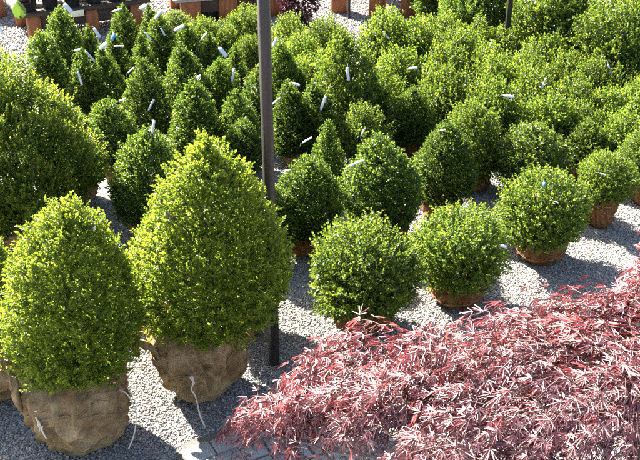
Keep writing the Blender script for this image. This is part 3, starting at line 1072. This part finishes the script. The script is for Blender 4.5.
# ---------------------------------------------------------------- benches at the back
def bench(legs, h, leg_w, leg_d, label, top_over=.10, depth=.75, ang=0.0, planks=4, top='timber_top'):
    """legs: pixels of their feet along the near edge; each leg has a twin at the far edge"""
    P = [on_plane(*q) for q in legs]
    a, b = P[0], P[-1]
    ang = math.atan2(b[1] - a[1], b[0] - a[0])
    root = thing('timber_bench', (a[0], a[1], 0), label, 'bench', rotz=ang)
    L = np.linalg.norm(b - a)
    for p in P:
        s = np.linalg.norm(p - a)
        for y in (0, depth):
            v, f = box(s, y + leg_d / 2, h / 2, leg_w, leg_d, h, 0, bev=.008)
            obj('leg', mesh_np('leg', v, f, M['timber']), root)
    pw = (depth + leg_d + .08) / planks
    for i in range(planks):
        v, f = box(L / 2, -.04 + pw * (i + .5), h + .024, L + 2 * top_over + leg_w, pw - .012, .042, 0, bev=.005)
        obj('plank', mesh_np('plank', v, f, M[top]), root)
    v, f = box(L / 2, .05, h - .085, L - leg_w - .01, .035, .16, 0, bev=.004)  # deep dark board standing in for the shade below the bench
    obj('shade_rail', mesh_np('shade_rail', v, f, M['shaded_timber']), root)
    return root, a, ang, L


b1, a1, g1, L1 = bench([(3, 26), (37, 44), (102, 40), (140, 33)], .30, .15, .12, 'low timber bench with terracotta coloured legs carrying dark potted plants', depth=.9) if False else (None,) * 4


def local(a, ang, u, v, z):
    return np.array([a[0] + u * math.cos(ang) - v * math.sin(ang), a[1] + u * math.sin(ang) + v * math.cos(ang), z])


b1, a1, g1, L1 = bench([(38, 45), (95, 37), (139, 31)], .34, .15, .13, 'low timber bench with terracotta coloured legs carrying dark potted plants', depth=.85, top='shaded_timber')
b2, a2, g2, L2 = bench([(193, 25), (229, 21), (277, 17)], .30, .24, .18, 'low timber table with panel legs behind the slim cones', depth=.8)
b3, a3, g3, L3 = bench([(338, 14), (376, 16.5), (407, 19)], .75, .19, .20, 'heavy timber bench on thick square legs at the back of the yard', depth=1.0)
b4, a4, g4, L4 = bench([(-40, 16), (-4, 19)], .34, .15, .13, 'timber bench end at the picture corner with one red brown leg', depth=.7)

# pots with dark plants on the first bench
POT = None


def pot_mesh(r, h):
    pts = [(r * .74, 0), (r * .76, .004), (r * .98, h * .93), (r * 1.06, h * .93), (r * 1.06, h), (r * .96, h), (r * .93, h * .86)]
    n = 20
    th = np.linspace(0, 2 * math.pi, n, endpoint=False)
    v = np.array([(q[0] * math.cos(t), q[0] * math.sin(t), q[1]) for q in pts for t in th])
    f = [(i * n + j, i * n + (j + 1) % n, (i + 1) * n + (j + 1) % n, (i + 1) * n + j) for i in range(len(pts) - 1) for j in range(n)]
    return mesh_np('pot', v, [np.array(f), np.array([list(range(n - 1, -1, -1))])], M['pot'], smooth=False)


def bush_mesh(name, r, h, mat, seed, n_leaf, leaf):
    rs = np.random.default_rng(seed)
    d = norm(rs.normal(size=(n_leaf, 3)) + np.array([0, 0, .5]))
    rad = rs.uniform(.35, 1.0, n_leaf) ** .6
    p = d * rad[:, None] * np.array([r, r, h * .62]) + np.array([0, 0, h * .42])
    p[:, 2] = np.maximum(p[:, 2], .0)
    v, f, t = leaves(p, d + rs.normal(0, .5, (n_leaf, 3)), np.array([0, 0, 1.0]) + rs.normal(0, .5, (n_leaf, 3)), leaf * rs.uniform(.7, 1.3, n_leaf), leaf * .55 * rs.uniform(.8, 1.2, n_leaf), np.clip(rs.beta(2, 2, n_leaf), 0, 1), droop=.15)
    return mesh_np(name, v, f, mat, t)


PM = pot_mesh(.105, .17)
SOILV, SOILF = [], []
th = np.linspace(0, 2 * math.pi, 20, endpoint=False)
SM = mesh_np('soil', np.array([(.098 * math.cos(t), .098 * math.sin(t), .15) for t in th]), np.array([list(range(20))]), M['soil'])
BUSH = [bush_mesh('foliage', .16, .26, M['purple'], 201, 420, .05), bush_mesh('foliage', .15, .22, M['purple'], 202, 420, .045)]
GREENB = [bush_mesh('foliage', .13, .16, M['fresh'], 203, 420, .035)]
tops = ['near the terracotta leg', 'second from the terracotta leg', 'third from the terracotta leg', 'at the middle of the low bench', 'past the middle of the low bench', 'at the far end of the low bench']
top1 = .34 + .046
for i in range(6):
    u = -.02 + i * (L1 + .05) / 5
    for j in range(2):
        green = j == 0 and i in (3, 4)
        q = local(a1, g1, u + .05 * j, .13 + .36 * j, top1)
        lab = ('green leaved' if green else 'purple leaved') + ' plant in black pot, ' + ('near edge, ' if j == 0 else 'behind, ') + tops[i]
        r = thing('potted_plant', q, lab, 'potted plant', 'potted plants on the low timber bench', rotz=i * 1.3 + j)
        obj('pot', PM, r)
        obj('soil', SM, r)
        o = obj('foliage', GREENB[0] if green else BUSH[(i + j) % 2], r, (0, 0, .15))
        s = random.uniform(.9, 1.25)
        o.scale = (s, s, s)
# card label on the bench edge
q = local(a1, g1, L1 * .40, -.052, .33)
v, f = box(0, 0, 0, .17, .005, .075, 0, bev=.0015)
o = obj('price_card', mesh_np('price_card', v, f, M['cream']), None, q, g1)
tag(o, 'blank cream card fixed to the front edge of the low bench', 'card')

# big drooping leaf that hangs over the first leg
r = thing('trailing_plant', local(a1, g1, -.05, .10, top1), 'trailing plant whose one big lime green leaf hangs over the bench leg', 'plant')
obj('pot', pot_mesh(.075, .12), r)
v, f = tube([(0, 0, .10), (-.01, -.06, .26), (-.03, -.12, .22), (-.035, -.15, .15)], [.006, .005, .004, .003], 6)
obj('stem', mesh_np('stem', v, f, M['fresh'], smooth=True), r)
n = 9
uu, vv = np.meshgrid(np.linspace(0, 1, n), np.linspace(-1, 1, n), indexing='ij')
wid = .085 * np.sin(np.clip(uu * .93 + .07, 0, 1) * math.pi) ** .7
pts = np.stack([vv * wid * .9, -.02 * np.sin(uu * 3) - .03 * np.abs(vv), -uu * .20 + .015 * np.cos(vv * 3)], -1).reshape(-1, 3)
ff = np.array([(i * n + j, i * n + j + 1, (i + 1) * n + j + 1, (i + 1) * n + j) for i in range(n - 1) for j in range(n - 1)])
lm = mesh_np('leaf', pts, ff, M['fresh'], np.full(len(ff), .45), smooth=True)
lo = obj('leaf', lm, r, (-.035, -.16, .17), .3)
lo2 = obj('leaf', lm, r, (.06, .05, .26), 2.2)
lo2.scale = (.7, .7, .6)

# purple leaved plant before the second table
q = on_plane(299, 27)
r = thing('purple_shrub', (q[0], q[1], 0), 'dark purple leaved shrub in a black pot beside the low table', 'shrub')
o = obj('pot', pot_mesh(.16, .2), r)
o = obj('foliage', bush_mesh('foliage', .26, .42, M['purple'], 210, 1500, .05), r, (0, 0, .16))

# a black crate and card under the second table
q = local(a2, g2, L2 * .24, .25, 0)
v, f = box(0, 0, .11, .30, .26, .22, 0, bev=.01)
r = thing('black_crate', q, 'black plastic crate under the low timber table', 'crate', rotz=g2)
obj('body', mesh_np('body', v, f, M['pot']), r)
v, f = box(0, 0, .228, .32, .28, .016, 0, bev=.004)
obj('lid', mesh_np('lid', v, f, M['pot']), r)
v, f = box(.0, -.134, .15, .11, .004, .045, 0, bev=.001)
obj('card', mesh_np('card', v, f, M['cream']), r)

# a shaded hedge of pots behind the benches: dark nursery stock out of the frame that the benches back on to
# ---------------------------------------------------------------- red laceleaf maple
rs = np.random.default_rng(301)
LOBES = [                       # centre, radii: the layered mound of its crown
    ((1.05, 2.56, .58), (1.0, .80, .82)),
    ((1.94, 2.86, .92), (.80, .72, .90)),
    ((.36, 2.84, .50), (.62, .56, .58)),
    ((-.15, 3.02, .40), (.38, .28, .32)),
]
TR0 = np.array([1.05, 2.45, 0.0])


def inside(p, skip, f=.93):
    m = np.zeros(len(p), bool)
    for i, (c, r) in enumerate(LOBES):
        if i != skip:
            m |= (((p - np.array(c)) / (np.array(r) * f)) ** 2).sum(1) < 1
    return m


sp_p, sp_n, sp_in = [], [], []
for i, (c, r) in enumerate(LOBES):
    c, r = np.array(c), np.array(r)
    for shell, cnt in ((1.0, 1700), (.82, 700)):
        m = int(cnt * (r[0] * r[1] + r[0] * r[2] + r[1] * r[2]) / 2.0)
        d = norm(rs.normal(size=(m, 3)))
        d[:, 2] = np.abs(d[:, 2]) - .18
        d = norm(d)
        p = c + d * r * shell
        nn = norm(d / r)
        ok = ~inside(p, i, .93 * shell) & (p[:, 2] > .16)
        ok &= (p[:, 1] + .78 * p[:, 0] > 2.77) | (p[:, 0] > .30)
        ok &= (p[:, 2] > .54 - .6 * np.clip(p[:, 0] + .1, 0, 1)) | (p[:, 0] > .6)
        sp_p.append(p[ok])
        sp_n.append(nn[ok])
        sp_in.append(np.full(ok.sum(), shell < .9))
P0, N0, IN0 = np.concatenate(sp_p), np.concatenate(sp_n), np.concatenate(sp_in)
ns = len(P0)
bump = lumps(rs, .55, 12)(P0)
P0 = P0 + N0 * (bump * .05 + rs.normal(0, .022, ns) + (rs.random(ns) ** 8) * .10)[:, None]
outw = P0 - (TR0 + np.array([0, 0, .9]))
outw[:, 2] *= .15
down = np.array([0, 0, -1.0])
tang = outw - N0 * (outw * N0).sum(1, keepdims=True)
tang = norm(norm(tang) + down * .25 + rs.normal(0, .32, (ns, 3)))
Ls = rs.uniform(.20, .34, ns)
twigs = []
lb, ld, ln, ll, lw, lt, owner = [], [], [], [], [], [], []
for i in range(ns):
    # the twig arches along the crown and droops at its end
    m = 6
    s = np.linspace(-.55, .45, m)
    pts = P0[i] + tang[i] * (s * Ls[i])[:, None] + N0[i] * (-.10 * (s * 1.6) ** 2 * Ls[i] * 2)[:, None] + down * (.10 * np.clip(s + .1, 0, 1) ** 2)[:, None] - N0[i] * .03
    twigs.append(tube(pts, np.linspace(.0022, .0009, m), 4))
    nl = rs.integers(6, 9)
    for k in range(nl):
        u = (k + .6) / nl
        x = u * (m - 1)
        j = min(int(x), m - 2)
        q = pts[j] * (1 - (x - j)) + pts[j + 1] * (x - j)
        td = norm(pts[j + 1] - pts[j])
        side = norm(np.cross(td, N0[i])) * (1 if k % 2 else -1)
        axis = norm(td * .7 + side * .5 + down * .12 + rs.normal(0, .26, 3))
        nrm = norm(N0[i] * .5 + np.array([0, 0, .8]) + rs.normal(0, .24, 3))
        nrm = norm(nrm - axis * (axis @ nrm))
        wv = np.cross(axis, nrm)
        size = rs.uniform(.042, .076)
        base = q + axis * .018 + nrm * .016
        tone = np.clip(rs.beta(2.2, 2.0) + (-.12 if IN0[i] else 0.0), 0, 1)  # inner leaves tinted darker: crown shade put into their colour
        for a, rel in ((-74, .5), (-48, .76), (-24, .93), (0, 1.0), (24, .93), (48, .76), (74, .5)):
            aa = R(a * rs.uniform(.75, 1.05) + rs.normal(0, 7))
            dd = axis * math.cos(aa) + wv * math.sin(aa)
            lb.append(base)
            ld.append(norm(dd + down * .06 + rs.normal(0, .12, 3)))
            ln.append(nrm + rs.normal(0, .16, 3))
            ll.append(size * rel * rs.uniform(.9, 1.1))
            lw.append(size * rs.uniform(.055, .082))
            lt.append(np.clip(tone + rs.normal(0, .08), 0, 1))
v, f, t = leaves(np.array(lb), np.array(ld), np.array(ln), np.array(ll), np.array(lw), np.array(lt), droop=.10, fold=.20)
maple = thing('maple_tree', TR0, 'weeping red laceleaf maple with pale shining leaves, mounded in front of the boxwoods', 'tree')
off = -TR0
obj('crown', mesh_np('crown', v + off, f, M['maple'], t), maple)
v, f = merge(twigs)
obj('twigs', mesh_np('twigs', v + off, f, M['maple_twig'], smooth=True), maple)
tr = [tube([(0, 0, -.02), (.03, .02, .25), (-.02, .03, .5), (.03, .05, .72)], [.055, .047, .042, .034], 10)]
v, f = merge(tr)
obj('trunk', mesh_np('trunk', v, f, M['maple_bark'], smooth=True), maple)
for i in range(26):
    c, r = LOBES[[0, 1, 2, 0, 1, 2, 3][i % 7]]
    a = rs.uniform(0, 6.28)
    e = rs.uniform(.4, .92) if r[0] > .7 else rs.uniform(.2, .55)
    z = math.sqrt(max(0.05, 1 - e * e)) * .86
    end = np.array(c) + np.array([math.cos(a) * e * r[0], math.sin(a) * e * r[1], z * r[2]]) - TR0
    s = np.array([.02, .04, rs.uniform(.35, .7)])
    mid = s * .5 + end * .5 + np.array([0, 0, .16])
    q = []
    for tt in np.linspace(0, 1, 12):
        q.append((1 - tt) ** 2 * s + 2 * tt * (1 - tt) * mid + tt * tt * end + rs.normal(0, .008, 3) * (0 < tt < 1))
    v, f = tube(np.array(q), np.linspace(.019, .004, 12), 6)
    obj('branch', mesh_np('branch', v, f, M['maple_bark'], smooth=True), maple)

# ---------------------------------------------------------------- litter on the gravel
rs = np.random.default_rng(401)
n = 420
px = np.stack([rs.uniform(-2.2, 3.0, n), rs.uniform(3.2, 7.4, n)], 1)
px = px[px[:, 1] > pav_edge(px[:, 0]) - .3]
n = len(px)
a = rs.uniform(0, 6.28, n)
v, f, t = leaves(np.column_stack([px, rs.uniform(.010, .016, n)]), np.stack([np.cos(a), np.sin(a), rs.normal(0, .15, n)], 1), np.array([0, 0, 1.0]) + rs.normal(0, .3, (n, 3)), rs.uniform(.015, .032, n), rs.uniform(.008, .014, n), rs.random(n))
M['litter'] = leaf_mat('dry_leaf', [(0.0, (0.09, 0.05, 0.025)), (0.6, (0.20, 0.12, 0.05)), (0.85, (0.14, 0.16, 0.03)), (1.0, (0.30, 0.05, 0.05))], mix=.15, vary=0)
o = obj('fallen_leaves', mesh_np('fallen_leaves', v, f, M['litter'], t))
tag(o, 'dry fallen leaves scattered over the gravel', 'leaves', kind='stuff')
